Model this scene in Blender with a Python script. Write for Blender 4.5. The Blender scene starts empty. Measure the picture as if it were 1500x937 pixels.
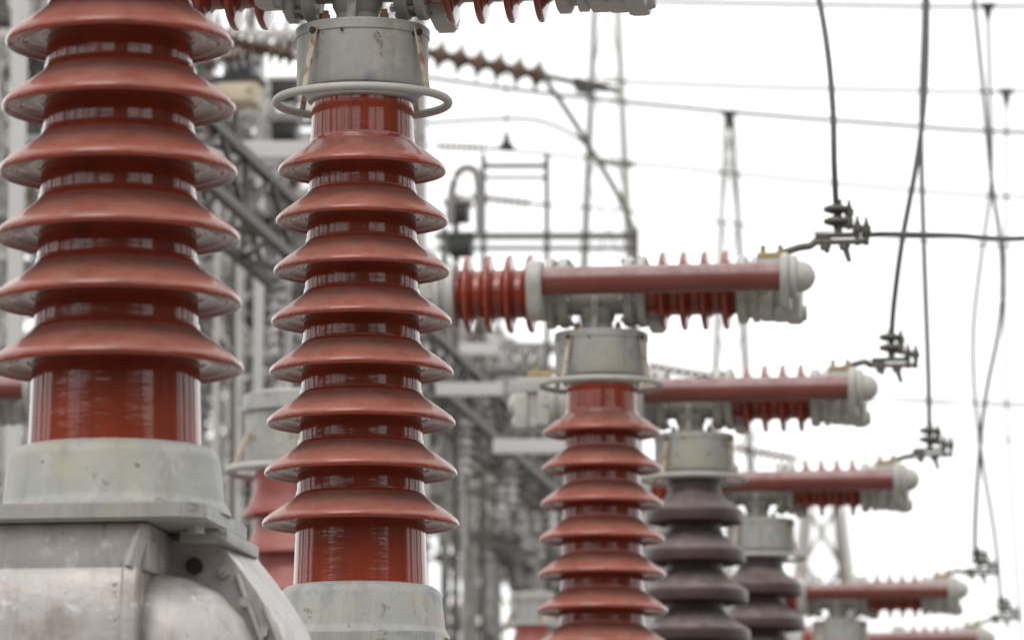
import bpy, bmesh, math, random
from mathutils import Vector, Matrix
random.seed(7)
SC = bpy.context.scene
COL = SC.collection
R = math.radians

# ------------------------------------------------------------------ camera
F = 7300.0                       # focal length in pixels of the 1500 px wide photograph
PITCH = math.atan((1530 - 468.5) / F)
EYE = Vector((0, 0, 1.6))
FWD = Vector((0, math.cos(PITCH), math.sin(PITCH)))
UP = Vector((0, -math.sin(PITCH), math.cos(PITCH)))
RT = Vector((1, 0, 0))
cam = bpy.data.cameras.new('camera'); camo = bpy.data.objects.new('camera', cam); COL.objects.link(camo)
camo.location = EYE; camo.rotation_euler = (R(90) + PITCH, 0, 0)
cam.sensor_width = 36; cam.sensor_fit = 'HORIZONTAL'; cam.lens = F / 1500 * 36
cam.clip_start = 0.1; cam.clip_end = 3000
cam.dof.use_dof = True; cam.dof.focus_distance = 12.3; cam.dof.aperture_fstop = 5.8
SC.camera = camo

# ------------------------------------------------------------------ sky and sun (bright overcast)
SUN_EL, SUN_AZ = R(52), R(205)       # behind the camera, a little to the left
w = bpy.data.worlds.new('World'); SC.world = w; w.use_nodes = True
nt = w.node_tree; nt.nodes.clear()
sky = nt.nodes.new('ShaderNodeTexSky'); sky.sky_type = 'NISHITA'; sky.sun_disc = False
sky.sun_elevation = SUN_EL; sky.sun_rotation = SUN_AZ
mix = nt.nodes.new('ShaderNodeMix'); mix.data_type = 'RGBA'; mix.inputs[0].default_value = 0.93
mix.inputs[7].default_value = (12.6, 12.7, 12.6, 1)      # even cloud deck
bg = nt.nodes.new('ShaderNodeBackground'); bg.inputs[1].default_value = 0.105
wo = nt.nodes.new('ShaderNodeOutputWorld')
nt.links.new(sky.outputs[0], mix.inputs[6]); nt.links.new(mix.outputs[2], bg.inputs[0]); nt.links.new(bg.outputs[0], wo.inputs[0])
sl = bpy.data.lights.new('sun', 'SUN'); sl.energy = 0.8; sl.angle = R(35); sl.color = (1, 0.96, 0.9)
so = bpy.data.objects.new('sun', sl); COL.objects.link(so)
sd = Vector((math.sin(SUN_AZ) * math.cos(SUN_EL), math.cos(SUN_AZ) * math.cos(SUN_EL), math.sin(SUN_EL)))
so.rotation_euler = sd.to_track_quat('Z', 'Y').to_euler()
so.location = (0, -10, 30)
SC.view_settings.view_transform = 'Standard'; SC.view_settings.look = 'None'
SC.view_settings.exposure = 0.25; SC.view_settings.gamma = 1

def P(px, py, D):
    return EYE + D * (FWD + (px - 750) / F * RT + (468.5 - py) / F * UP)
def tanE(py):
    v = (468.5 - py) / F
    return (math.sin(PITCH) + v * math.cos(PITCH)) / (math.cos(PITCH) - v * math.sin(PITCH))
U = 0.0018                       # metres per pixel at the second column
C2 = P(531, 150, F * U)
def zp(py): return 1.6 + C2.y * tanE(py)
ROW = math.atan(970 / F)         # the row of breakers runs this far to the right of straight ahead
def rowpt(D, b, z=0):            # metres ahead, metres beside the row's axis through the camera
    return Vector((b + math.tan(ROW) * D, D, z))

# ------------------------------------------------------------------ materials
MATS = {}
def mat(name, col, rough=0.5, metal=0.0, spec=0.5, coat=0.0, var=0.12, vscale=6.0, dust=None, dust_amt=0.0, spots=None,
        streak=None, bump=0.0, bscale=60.0, coord='Object', orand=0.0, flat=False, grime=None, dust_light_n=(0.35, 0.62)):
    m = bpy.data.materials.new(name); m.use_nodes = True
    n = m.node_tree.nodes; l = m.node_tree.links
    b = n['Principled BSDF']
    tc = n.new('ShaderNodeTexCoord'); src = tc.outputs[coord]
    oi = n.new('ShaderNodeObjectInfo')
    add = n.new('ShaderNodeVectorMath'); add.operation = 'ADD'
    sc_ = n.new('ShaderNodeVectorMath'); sc_.operation = 'SCALE'; sc_.inputs[3].default_value = 0.37
    l.new(oi.outputs['Location'], sc_.inputs[0]); l.new(src, add.inputs[0]); l.new(sc_.outputs[0], add.inputs[1])
    vec = add.outputs[0]
    def noise(scale, detail=5, rough_=0.6, v=vec):
        t = n.new('ShaderNodeTexNoise'); t.inputs['Scale'].default_value = scale; t.inputs['Detail'].default_value = detail
        t.inputs['Roughness'].default_value = rough_; l.new(v, t.inputs['Vector']); return t.outputs[0]
    def ramp(fac, a, b_):
        r = n.new('ShaderNodeMapRange'); r.inputs[1].default_value = a; r.inputs[2].default_value = b_; l.new(fac, r.inputs[0]); return r.outputs[0]
    def mixc(fac, c1, c2):
        x = n.new('ShaderNodeMix'); x.data_type = 'RGBA'
        if isinstance(fac, (int, float)): x.inputs[0].default_value = fac
        else: l.new(fac, x.inputs[0])
        for i, c in ((6, c1), (7, c2)):
            if isinstance(c, tuple): x.inputs[i].default_value = (*c, 1)
            else: l.new(c, x.inputs[i])
        return x.outputs[2]
    def mul(a, b_):
        x = n.new('ShaderNodeMath'); x.operation = 'MULTIPLY'
        for i, c in ((0, a), (1, b_)):
            if isinstance(c, (int, float)): x.inputs[i].default_value = c
            else: l.new(c, x.inputs[i])
        return x.outputs[0]
    lo = tuple(c * (1 - var) for c in col); hi = tuple(min(1, c * (1 + var)) for c in col)
    c = mixc(ramp(noise(vscale), 0.3, 0.7), lo, hi)
    r_out = None
    if streak:
        mp = n.new('ShaderNodeMapping'); mp.inputs['Scale'].default_value = (1, 1, 0.12); l.new(vec, mp.inputs[0])
        f = ramp(noise(streak[1], 4, 0.6, mp.outputs[0]), streak[2], streak[3])
        c = mixc(mul(f, streak[4]), c, streak[0])
    if spots:
        for (scol, sscale, a, b_, amt) in spots:
            f = ramp(noise(sscale, 6, 0.65), a, b_)
            c = mixc(mul(f, amt), c, scol)
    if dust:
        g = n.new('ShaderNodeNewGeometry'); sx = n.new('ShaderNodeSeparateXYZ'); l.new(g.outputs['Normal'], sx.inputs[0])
        up = ramp(sx.outputs[2], *dust_light_n)
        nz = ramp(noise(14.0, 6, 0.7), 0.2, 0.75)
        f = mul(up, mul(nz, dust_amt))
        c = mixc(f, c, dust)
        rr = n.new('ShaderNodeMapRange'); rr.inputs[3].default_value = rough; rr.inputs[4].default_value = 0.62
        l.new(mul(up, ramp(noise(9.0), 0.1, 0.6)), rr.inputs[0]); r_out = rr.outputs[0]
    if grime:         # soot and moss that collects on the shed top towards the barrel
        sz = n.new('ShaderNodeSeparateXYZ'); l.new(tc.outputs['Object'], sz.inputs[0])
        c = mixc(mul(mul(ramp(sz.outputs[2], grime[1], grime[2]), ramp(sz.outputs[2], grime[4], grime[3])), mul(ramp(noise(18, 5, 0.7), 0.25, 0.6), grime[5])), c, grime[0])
    if orand:
        hv = n.new('ShaderNodeHueSaturation'); rv = n.new('ShaderNodeMapRange'); rv.inputs[3].default_value = 1 - orand; rv.inputs[4].default_value = 1 + orand
        l.new(oi.outputs['Random'], rv.inputs[0]); l.new(rv.outputs[0], hv.inputs['Value']); l.new(c, hv.inputs['Color']); c = hv.outputs[0]
    l.new(c, b.inputs['Base Color'])
    if r_out is not None: l.new(r_out, b.inputs['Roughness'])
    else:
        rr = n.new('ShaderNodeMapRange'); rr.inputs[3].default_value = max(0.02, rough * 0.8); rr.inputs[4].default_value = min(1, rough * 1.25)
        l.new(noise(vscale * 3), rr.inputs[0]); l.new(rr.outputs[0], b.inputs['Roughness'])
    b.inputs['Metallic'].default_value = metal; b.inputs['Specular IOR Level'].default_value = spec
    b.inputs['Coat Weight'].default_value = coat; b.inputs['Coat Roughness'].default_value = 0.06
    if bump:
        bp = n.new('ShaderNodeBump'); bp.inputs['Strength'].default_value = bump; bp.inputs['Distance'].default_value = 0.004
        bv = vec
        if flat:      # slow ripple of the fired glaze, turned rings a little stronger
            mpb = n.new('ShaderNodeMapping'); mpb.inputs['Scale'].default_value = (1, 1, 3.5); l.new(vec, mpb.inputs[0]); bv = mpb.outputs[0]
        l.new(noise(bscale, 3 if flat else 6, 0.6, bv), bp.inputs['Height']); l.new(bp.outputs[0], b.inputs['Normal'])
    MATS[name] = m
    return m
mat('porcelain_red', (0.255, 0.041, 0.019), 0.12, spec=0.5, coat=0.3, var=0.22, vscale=5, dust=(0.365, 0.158, 0.122), dust_amt=0.85,
    spots=[((0.05, 0.015, 0.012), 22, 0.74, 0.78, 0.7)], streak=((0.13, 0.035, 0.028), 16, 0.48, 0.72, 0.6), bump=0.35, bscale=7, flat=True)
mat('porcelain_shed', (0.255, 0.041, 0.019), 0.12, spec=0.5, coat=0.3, var=0.22, vscale=5, dust=(0.365, 0.158, 0.122), dust_amt=0.85,
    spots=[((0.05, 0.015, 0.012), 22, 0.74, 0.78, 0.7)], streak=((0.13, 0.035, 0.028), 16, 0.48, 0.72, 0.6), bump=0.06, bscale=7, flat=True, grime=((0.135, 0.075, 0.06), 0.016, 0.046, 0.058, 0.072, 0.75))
mat('porcelain_dull', (0.30, 0.075, 0.060), 0.35, spec=0.5, var=0.14, dust=(0.42, 0.20, 0.18), dust_amt=0.7)
mat('porcelain_brown', (0.062, 0.036, 0.035), 0.4, spec=0.5, var=0.2, dust=(0.27, 0.225, 0.22), dust_amt=0.95, bump=0.05)
mat('tube_red', (0.19, 0.052, 0.042), 0.3, spec=0.5, var=0.15, dust=(0.33, 0.235, 0.235), dust_amt=1.25, dust_light_n=(0.12, 0.28), streak=((0.12, 0.05, 0.04), 20, 0.5, 0.7, 0.4))  # dust, but the crisp paler top half also paints in the tube highlight
mat('paint_grey', (0.37, 0.37, 0.35), 0.5, var=0.12, vscale=9, spots=[((0.42, 0.375, 0.27), 6, 0.50, 0.64, 0.75), ((0.20, 0.23, 0.26), 9, 0.56, 0.66, 0.7), ((0.40, 0.40, 0.38), 17, 0.6, 0.66, 0.6), ((0.47, 0.45, 0.40), 11, 0.58, 0.63, 0.6), ((0.15, 0.125, 0.10), 15, 0.62, 0.66, 0.6), ((0.06, 0.05, 0.045), 34, 0.68, 0.71, 0.85)],
    streak=((0.20, 0.18, 0.155), 15, 0.50, 0.72, 0.55), bump=0.25, bscale=22)
mat('paint_light', (0.43, 0.42, 0.39), 0.5, var=0.08, vscale=12, spots=[((0.30, 0.25, 0.19), 12, 0.58, 0.72, 0.6), ((0.14, 0.11, 0.09), 34, 0.66, 0.72, 0.7)], bump=0.15, bscale=30)
mat('cast_alloy', (0.50, 0.465, 0.45), 0.46, metal=0.3, var=0.16, vscale=8, spots=[((0.72, 0.70, 0.69), 14, 0.58, 0.66, 0.8), ((0.26, 0.21, 0.185), 8, 0.52, 0.66, 0.6), ((0.72, 0.70, 0.69), 48, 0.64, 0.68, 0.7), ((0.10, 0.085, 0.075), 36, 0.64, 0.68, 0.8)], streak=((0.30, 0.24, 0.21), 22, 0.52, 0.68, 0.5), bump=0.4, bscale=45)
mat('galvanised', (0.36, 0.345, 0.33), 0.6, metal=0.1, var=0.2, spots=[((0.19, 0.13, 0.09), 6, 0.52, 0.68, 0.7)], orand=0.7)
mat('dark_steel', (0.085, 0.08, 0.07), 0.6, metal=0.2, var=0.2, spots=[((0.22, 0.14, 0.09), 9, 0.55, 0.7, 0.6)])
mat('rusty_steel', (0.50, 0.44, 0.36), 0.6, var=0.1, spots=[((0.28, 0.12, 0.05), 30, 0.5, 0.62, 0.9)])
mat('rust', (0.20, 0.09, 0.05), 0.8, var=0.3, vscale=40)
mat('rust_dark', (0.045, 0.028, 0.022), 0.7, var=0.3, vscale=40)
mat('brass', (0.36, 0.27, 0.15), 0.45, metal=0.5, var=0.2, vscale=30)
mat('cable', (0.055, 0.058, 0.055), 0.5, var=0.2, vscale=20)
mat('wire', (0.12, 0.125, 0.105), 0.6, var=0.1)
mat('clamp', (0.13, 0.12, 0.105), 0.5, metal=0.5, var=0.25, vscale=40)
mat('glass_brown', (0.17, 0.115, 0.085), 0.3, orand=0.5, var=0.25, dust=(0.30, 0.25, 0.22), dust_amt=0.6)
mat('glass_grey', (0.50, 0.48, 0.48), 0.35, orand=0.5, var=0.15, dust=(0.40, 0.39, 0.38), dust_amt=0.6)
mat('box_white', (0.55, 0.54, 0.53), 0.5, var=0.06, spots=[((0.38, 0.33, 0.27), 3, 0.58, 0.75, 0.6)])
mat('box_beige', (0.50, 0.43, 0.31), 0.5, var=0.08)
mat('box_black', (0.028, 0.028, 0.028), 0.5, var=0.2)
mat('concrete', (0.40, 0.38, 0.35), 0.85, var=0.15, vscale=3, bump=0.2)
mat('gravel', (0.23, 0.215, 0.20), 0.95, var=0.35, vscale=24, spots=[((0.08, 0.075, 0.07), 60, 0.5, 0.65, 0.7)], bump=0.5, bscale=40)
mat('render_wall', (0.13, 0.10, 0.085), 0.9, var=0.12, vscale=2)
mat('window_glass', (0.03, 0.035, 0.04), 0.08, spec=0.6)
M = MATS

# ------------------------------------------------------------------ mesh helpers
def finish(me, material, angle=32):
    me.materials.append(M[material])
    me.polygons.foreach_set('use_smooth', [True] * len(me.polygons))
    me.set_sharp_from_angle(angle=R(angle))
    me.update(); return me
def lathe(name, prof, material, seg=64, angle=32, wob=0.0):
    """prof: list of (r, z). Turned about Z; r = 0 closes an end."""
    vs = []; fs = []; rings = []
    for (r, z) in prof:
        if r < 1e-6:
            rings.append([len(vs)]); vs.append((0, 0, z))
        else:
            i0 = len(vs); rings.append(list(range(i0, i0 + seg)))
            for k in range(seg):
                a = 2 * math.pi * k / seg
                rr = r * (1 + wob * math.sin(3 * a + z * 40))
                vs.append((rr * math.cos(a), rr * math.sin(a), z))
    for A, B in zip(rings[:-1], rings[1:]):
        for k in range(seg):
            k2 = (k + 1) % seg
            if len(A) == 1 and len(B) == 1: continue
            if len(A) == 1: fs.append((A[0], B[k], B[k2]))
            elif len(B) == 1: fs.append((A[k], B[0], A[k2]))
            else: fs.append((A[k], B[k], B[k2], A[k2]))
    me = bpy.data.meshes.new(name); me.from_pydata(vs, [], fs)
    bm = bmesh.new(); bm.from_mesh(me); bmesh.ops.recalc_face_normals(bm, faces=bm.faces); bm.to_mesh(me); bm.free()
    return finish(me, material, angle)
def bx(bm, x0, x1, y0, y1, z0, z1, bev=0.0):
    r = bmesh.ops.create_cube(bm, size=1)
    vs = r['verts']
    for v in vs:
        v.co = Vector(((x0 + x1) / 2 + v.co.x * (x1 - x0), (y0 + y1) / 2 + v.co.y * (y1 - y0), (z0 + z1) / 2 + v.co.z * (z1 - z0)))
    if bev:
        es = list({e for v in vs for e in v.link_edges})
        bmesh.ops.bevel(bm, geom=es, offset=bev, segments=2, affect='EDGES', profile=0.6)
def bm_mesh(name, bm, material, angle=40):
    bmesh.ops.recalc_face_normals(bm, faces=bm.faces)
    me = bpy.data.meshes.new(name); bm.to_mesh(me); bm.free()
    return finish(me, material, angle)
def boxm(name, dims, material, bev=0.0):
    bm = bmesh.new(); bx(bm, *dims, bev=bev); return bm_mesh(name, bm, material)
def cyl(bm, p, q, r, seg=12, r2=None):
    p = Vector(p); q = Vector(q); d = q - p
    mm = Matrix.Translation((p + q) / 2) @ d.to_track_quat('Z', 'Y').to_matrix().to_4x4()
    bmesh.ops.create_cone(bm, cap_ends=True, segments=seg, radius1=r, radius2=r if r2 is None else r2, depth=d.length, matrix=mm)
def tube_mesh(name, pts, r, material, seg=8, closed=False):
    pts = [Vector(p) for p in pts]; n = len(pts); vs = []; fs = []
    for i, p in enumerate(pts):
        a = pts[(i - 1) % n] if closed or i > 0 else p
        b = pts[(i + 1) % n] if closed or i < n - 1 else p
        t = (b - a).normalized()
        ref = Vector((0, 0, 1)) if abs(t.z) < 0.9 else Vector((1, 0, 0))
        s = t.cross(ref).normalized(); u = s.cross(t)
        for k in range(seg):
            an = 2 * math.pi * k / seg
            vs.append(p + r * (math.cos(an) * s + math.sin(an) * u))
    m_ = n if closed else n - 1
    for i in range(m_):
        j = (i + 1) % n
        for k in range(seg):
            k2 = (k + 1) % seg
            fs.append((i * seg + k, i * seg + k2, j * seg + k2, j * seg + k))
    if not closed:
        fs.append(tuple(range(seg))[::-1]); fs.append(tuple((n - 1) * seg + k for k in range(seg)))
    me = bpy.data.meshes.new(name); me.from_pydata([tuple(v) for v in vs], [], fs)
    return finish(me, material, 50)
def obj(name, me, parent=None, m=None):
    o = bpy.data.objects.new(name, me); COL.objects.link(o)
    if parent is not None: o.parent = parent
    if m is not None: o.matrix_basis = m
    return o
def tag(o, label, cat, group=None, kind=None):
    if label: o['label'] = label
    if cat: o['category'] = cat
    if group: o['group'] = group
    if kind: o['kind'] = kind
    return o
def thing(name, label, cat, loc=(0, 0, 0), rz=0.0, group=None):
    o = obj(name, None); o.location = loc; o.rotation_euler = (0, 0, rz); o.empty_display_size = 0.2
    return tag(o, label, cat, group, 'thing')
def copy_tree(o, parent=None):
    c = o.copy(); COL.objects.link(c); c.parent = parent
    for ch in o.children: copy_tree(ch, c)
    return c
T = Matrix.Translation
def T3(x, y, z): return T(Vector((x, y, z)))
RX = Matrix.Rotation(R(90), 4, 'Y')        # Z axis -> X axis
UNIT = {}
def strut(parent, name, p, q, wd, material, wd2=None):
    if material not in UNIT:
        UNIT[material] = boxm('bar', (-0.5, 0.5, -0.5, 0.5, -0.5, 0.5), material)
    p = Vector(p); q = Vector(q); d = q - p
    m = T((p + q) / 2) @ d.to_track_quat('Z', 'Y').to_matrix().to_4x4() @ Matrix.Diagonal((wd, wd2 or wd, d.length, 1))
    return obj(name, UNIT[material], parent, m)

# ------------------------------------------------------------------ ground
g = boxm('ground', (-700, 700, -300, 1500, -0.5, 0), 'gravel')
tag(obj('ground', g), None, None, kind='structure')

# ------------------------------------------------------------------ the circuit breaker
def u(*a): return [v * U for v in a]
def shed_profile(rc, Rm, k=U):
    w_ = Rm - rc
    top = [(-0.01, 45), (0.0, 42.5), (0.012, 39.8), (0.035, 37), (0.08, 34.2), (0.17, 31), (0.32, 26.4), (0.5, 20.6), (0.7, 13.5), (0.85, 8.0), (0.93, 4.6), (0.98, 1.2), (1.0, -2),
           (0.99, -4.6), (0.96, -6.2), (0.92, -6), (0.88, -3.4), (0.84, -1.8), (0.68, -0.5), (0.64, -2.6), (0.60, -2.8), (0.56, -0.2), (0.3, 2.5), (0.08, 4), (0, 2), (-0.01, 2)]
    return [((rc + w_ * t) * k, h * k) for (t, h) in top]
def brown_profile(rc, Rm, k=U):
    w_ = Rm - rc
    top = [(-0.01, 60), (0.0, 56), (0.05, 50), (0.15, 44), (0.5, 30), (0.8, 19), (0.94, 13.5), (0.985, 10), (1.0, 5), (1.0, -14), (0.98, -18), (0.94, -18), (0.9, -12), (0.8, 0), (0.5, 12), (0.1, 20), (0, 16), (-0.01, 16)]
    return [((rc + w_ * t) * k, h * k) for (t, h) in top]
SHED_Y = [248, 322, 395.5, 469, 543, 617, 690.5, 765]
def core_r(y): return 73.5 + (97 - 73.5) * (y - 150) / (860 - 150)
ZT = zp(-42)
def build_breaker():
    t = thing('circuit_breaker', '', 'breaker')
    # --- column porcelain
    core = obj('column_insulator', lathe('column_core', [(core_r(y) * U, zp(y)) for y in (862, 780, 600, 400, 200, 147)], 'porcelain_red', 72), t)
    for y in SHED_Y:
        Rm = 123 + (143 - 123) * (y - 248) / (765 - 248)
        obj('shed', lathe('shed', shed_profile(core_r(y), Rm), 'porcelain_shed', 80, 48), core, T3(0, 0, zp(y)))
    # --- bottom flange and mounting plate
    fl = [(0.0, 859), (101, 859), (107, 860.5), (114, 866), (118, 876), (123, 920), (125, 926), (129, 931), (130, 937), (0, 938)]
    o = obj('bottom_flange', lathe('bottom_flange', [(r * U, zp(y)) for r, y in fl], 'paint_grey', 72), t)
    z0, z1 = zp(954), zp(935)
    bm = bmesh.new(); bx(bm, *u(-134, 126), *u(-134, 152), z0, z1)
    es = [e for e in bm.edges if abs(e.verts[0].co.z - e.verts[1].co.z) > 0.01]
    bmesh.ops.bevel(bm, geom=es, offset=22 * U, segments=1, affect='EDGES')
    bmesh.ops.bevel(bm, geom=list(bm.edges), offset=2.5 * U, segments=2, affect='EDGES')
    plate = obj('mounting_plate', bm_mesh('mounting_plate', bm, 'paint_grey'), t)
    bm = bmesh.new(); bx(bm, *u(78, 132), *u(-20, 172), z0 - 15 * U, z0 - 0.001, 2 * U)
    obj('lug', bm_mesh('lug', bm, 'paint_grey'), plate)
    bm = bmesh.new(); cyl(bm, (0, 0, -9 * U), (0, 0, 6 * U), 9 * U, 6)
    bolt = bm_mesh('plate_bolt', bm, 'cast_alloy')
    for (x, y) in ((105, -60), (105, 110), (-108, -60), (-108, 110)):
        obj('bolt', bolt, plate, T3(x * U, y * U, z0 - 12 * U if x > 0 and y > 0 else z0))
    # --- cast housing below the plate
    def section(x, hy, top, bot, n=48, e=3.4, yoff=0):
        out = []
        for k in range(n):
            a = 2 * math.pi * k / n; c, s = math.cos(a), math.sin(a)
            yy = math.copysign(abs(c) ** (2 / e), c) * hy + yoff; zz = math.copysign(abs(s) ** (2 / e), s)
            zz = (top + bot) / 2 + zz * (top - bot) / 2
            out.append(Vector((x * U, yy * U, zz)))
        return out
    def loft(name, secs, material, angle=40):
        bm = bmesh.new(); rings = [[bm.verts.new(c) for c in s] for s in secs]; n = len(rings[0])
        for A, B in zip(rings[:-1], rings[1:]):
            for k in range(n): bm.faces.new((A[k], A[(k + 1) % n], B[(k + 1) % n], B[k]))
        bm.faces.new(rings[0][::-1]); bm.faces.new(rings[-1])
        return bm_mesh(name, bm, material, angle)
    zt = zp(968); zb = zp(1260)
    hs = obj('drive_housing', loft('drive_housing', [section(x, hy, zt + dz * U, zb) for x, hy, dz in ((-260, 110, -20), (-250, 122, -4), (-235, 128, 0), (38, 128, 0))], 'cast_alloy'), t)
    obj('rib', loft('rib', [section(36, 136, zt + 10 * U, zb - 8 * U), section(39, 139, zt + 13 * U, zb - 10 * U), section(52, 139, zt + 13 * U, zb - 10 * U), section(55, 136, zt + 10 * U, zb - 8 * U)], 'cast_alloy'), hs)
    obj('end_bell', loft('end_bell', [section(50, 112, zt - 34 * U, zb, e=3.0), section(66, 122, zt - 36 * U, zb, e=3.0), section(92, 126, zt - 42 * U, zb + 4 * U, e=3.0), section(120, 122, zt - 56 * U, zb + 10 * U, e=2.8),
                                      section(146, 104, zt - 84 * U, zb + 30 * U, e=2.5), section(160, 74, zt - 112 * U, zb + 60 * U, e=2.0), section(165, 30, zt - 140 * U, zb + 100 * U, e=2)], 'cast_alloy', 60), hs)
    bm = bmesh.new(); bx(bm, *u(-210, 62), *u(-112, 118), zt - 40 * U, z0 - 0.002, 5 * U)
    obj('neck', bm_mesh('neck', bm, 'cast_alloy'), hs)
    # rear shoulder of the casting, sloping down to the right, with raised seams
    bm = bmesh.new()
    pts = [(40, z0 - 0.003), (112, z0 - 0.003), (124, z0 - 22 * U), (140, z0 - 42 * U), (160, z0 - 70 * U), (178, z0 - 100 * U), (192, z0 - 132 * U), (200, z0 - 170 * U), (203, zb), (40, zb)]
    A = [bm.verts.new((x * U, 20 * U, z)) for x, z in pts]; B = [bm.verts.new((x * U + 10 * U, 190 * U, z)) for x, z in pts]
    n = len(pts)
    for k in range(n): bm.faces.new((A[k], A[(k + 1) % n], B[(k + 1) % n], B[k]))
    bm.faces.new(A[::-1]); bm.faces.new(B)
    bmesh.ops.bevel(bm, geom=[e for e in bm.edges if abs(e.verts[0].co.y - e.verts[1].co.y) < 0.01], offset=6 * U, segments=3, affect='EDGES')
    sh = obj('side_shoulder', bm_mesh('side_shoulder', bm, 'cast_alloy', 50), hs)
    for dx in (26, 58):
        obj('seam', tube_mesh('seam', [((110 + dx) * U, 16 * U, z0 - (18 + dx * 1.15) * U), ((146 + dx) * U, 14 * U, zt - (100 + dx) * U), ((148 + dx) * U, 14 * U, zb + 0.05)], 3.5 * U, 'cast_alloy', 8), sh)
    hb = bmesh.new(); cyl(hb, (0, 0, 0), (0, -9 * U, 0), 6.5 * U, 6); hb = bm_mesh('shoulder_bolt', hb, 'cast_alloy')
    for x, d in ((128, 44), (152, 78), (172, 112), (184, 150)): obj('bolt', hb, sh, T3((x - 6) * U, 20 * U, z0 - d * U))
    strut(hs, 'edge_rib', (57 * U, -112 * U, z0 - 5 * U), (46 * U, -126 * U, zt - 38 * U), 9 * U, 'cast_alloy', 14 * U)
    bm = bmesh.new(); cyl(bm, u(88, 10, 0), u(88, 26, 0), 9 * U, 14)
    obj('oil_plug', bm_mesh('oil_plug', bm, 'rust_dark'), hs, T3(0, 0, zp(992)))
    # --- support frame to the ground
    for sx in (-200, 150):
        for sy in (-95, 110):
            strut(t, 'support_leg', (sx * U, sy * U, 0), (sx * U, sy * U, zb + 0.06), 0.09, 'galvanised')
    for sy in (-95, 110):
        strut(t, 'cross_brace', (-200 * U, sy * U, 0.2), (150 * U, sy * U, zb - 0.15), 0.05, 'galvanised')
    bm = bmesh.new(); bx(bm, *u(-270, 220), *u(-160, 180), -0.05, 0.08, 0.01)
    obj('footing', bm_mesh('footing', bm, 'concrete'), t)
    # --- head
    hp = [(0, 44), (96, 44), (98.5, 46), (98.5, 59), (96.5, 60), (96.5, 127), (94, 134), (84, 141), (80, 150), (76, 152), (0, 152)]
    head = obj('head_cap', lathe('head_cap', [(r * U, zp(y)) for r, y in hp], 'paint_grey', 72), t)
    for x in (-43, 43):
        bm = bmesh.new(); cyl(bm, (0, 0, 0), (0, 0, 9 * U), 7 * U, 6); cyl(bm, (0, 0, 9 * U), (0, 0, 15 * U), 4.5 * U, 10)
        me = bm_mesh('lid_bolt', bm, 'rust')
        for y in (-70, 70): obj('bolt', me, head, T3(x * U, y * U, zp(44)))
    bm = bmesh.new(); cyl(bm, (0, 0, -2 * U), (0, 0, 5 * U), 2.2 * U, 8)
    obj('drain_screw', bm_mesh('drain_screw', bm, 'rust_dark'), head, T3(-15 * U, -95.5 * U, zp(62)) @ Matrix.Rotation(R(90), 4, 'X'))
    # --- grading ring with straps
    rz = zp(150)
    rg = obj('grading_ring', tube_mesh('grading_ring', [(126 * U * math.cos(a), 126 * U * math.sin(a), rz) for a in [2 * math.pi * k / 72 for k in range(72)]], 6.4 * U, 'paint_light', 12, True), t)
    for az in (-34, 60, 148, 236):
        a = R(az); d = Vector((math.sin(a), -math.cos(a), 0))
        p = d * 99.5 * U + Vector((0, 0, zp(60))); q = d * 121 * U + Vector((0, 0, rz + 2 * U))
        side = Vector((-d.y, d.x, 0))
        bm = bmesh.new(); vs = []
        for c, hw in ((p + Vector((0, 0, 6 * U)), 5.2), (q, 4.6)):
            for s_ in (-1, 1):
                for dd in (0, 3):
                    vs.append(bm.verts.new(c + side * s_ * hw * U + d * dd * U))
        for f in ((0, 1, 3, 2), (4, 6, 7, 5), (0, 4, 5, 1), (2, 3, 7, 6), (0, 2, 6, 4), (1, 5, 7, 3)): bm.faces.new([vs[i] for i in f])
        st = obj('ring_strap', bm_mesh('ring_strap', bm, 'rusty_steel'), rg)
        bm = bmesh.new(); cyl(bm, p - d * 3 * U, p + d * 9 * U, 5 * U, 8)
        obj('bolt', bm_mesh('strap_bolt', bm, 'rust_dark'), st)
    # --- T junction
    TX = -8
    zh = zp(44)
    nk = [(0, zh), (46 * U, zh), (46 * U, zh + 5 * U), (34 * U, zh + 9 * U), (31 * U, zh + 22 * U), (36 * U, zh + 32 * U), (40 * U, ZT - 36 * U), (0, ZT - 32 * U)]
    hub = obj('junction_hub', lathe('junction_hub', [(0, -64 * U)] + [(r * U, x * U) for r, x in ((46, -64), (47, -60), (47, 60), (46, 64))] + [(0, 64 * U)], 'paint_light', 48), t, T3(TX * U, 0, ZT) @ RX)
    obj('neck', lathe('junction_neck', nk, 'paint_light', 48), t, T3(TX * U, 0, 0))
    for s_ in (-1, 1):
        bm = bmesh.new(); vs = []
        prof = [(30, zh + 6 * U), (64, zh + 3 * U), (64, zh + 10 * U), (50, zh + 30 * U), (54, ZT - 18 * U), (30, ZT - 10 * U)]
        A = [bm.verts.new((-6.5 * U, s_ * y * U, z)) for y, z in prof]; B = [bm.verts.new((6.5 * U, s_ * y * U, z)) for y, z in prof]
        for k in range(6): bm.faces.new((A[k], A[(k + 1) % 6], B[(k + 1) % 6], B[k]))
        bm.faces.new(A); bm.faces.new(B[::-1])
        bmesh.ops.bevel(bm, geom=list(bm.edges), offset=2 * U, segments=2, affect='EDGES')
        obj('fin', bm_mesh('fin', bm, 'paint_light'), t, T3(TX * U, 0, 0))
    # --- the two arms (shared meshes, the second turned half round)
    flm = lathe('arm_flange', [(r * U, x * U) for r, x in ((40, 59), (70, 59), (74, 62), (74, 75), (71, 78), (62, 79), (62, 87), (71, 88), (75, 91), (75, 102), (72, 105), (40, 105))], 'paint_light', 48)
    bm = bmesh.new(); cyl(bm, (0, 0, 52 * U), (0, 0, 107 * U), 3.6 * U, 8); cyl(bm, (0, 0, 53.5 * U), (0, 0, 58.5 * U), 6.5 * U, 6)
    fbm = bm_mesh('flange_bolt', bm, 'paint_light')
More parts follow.
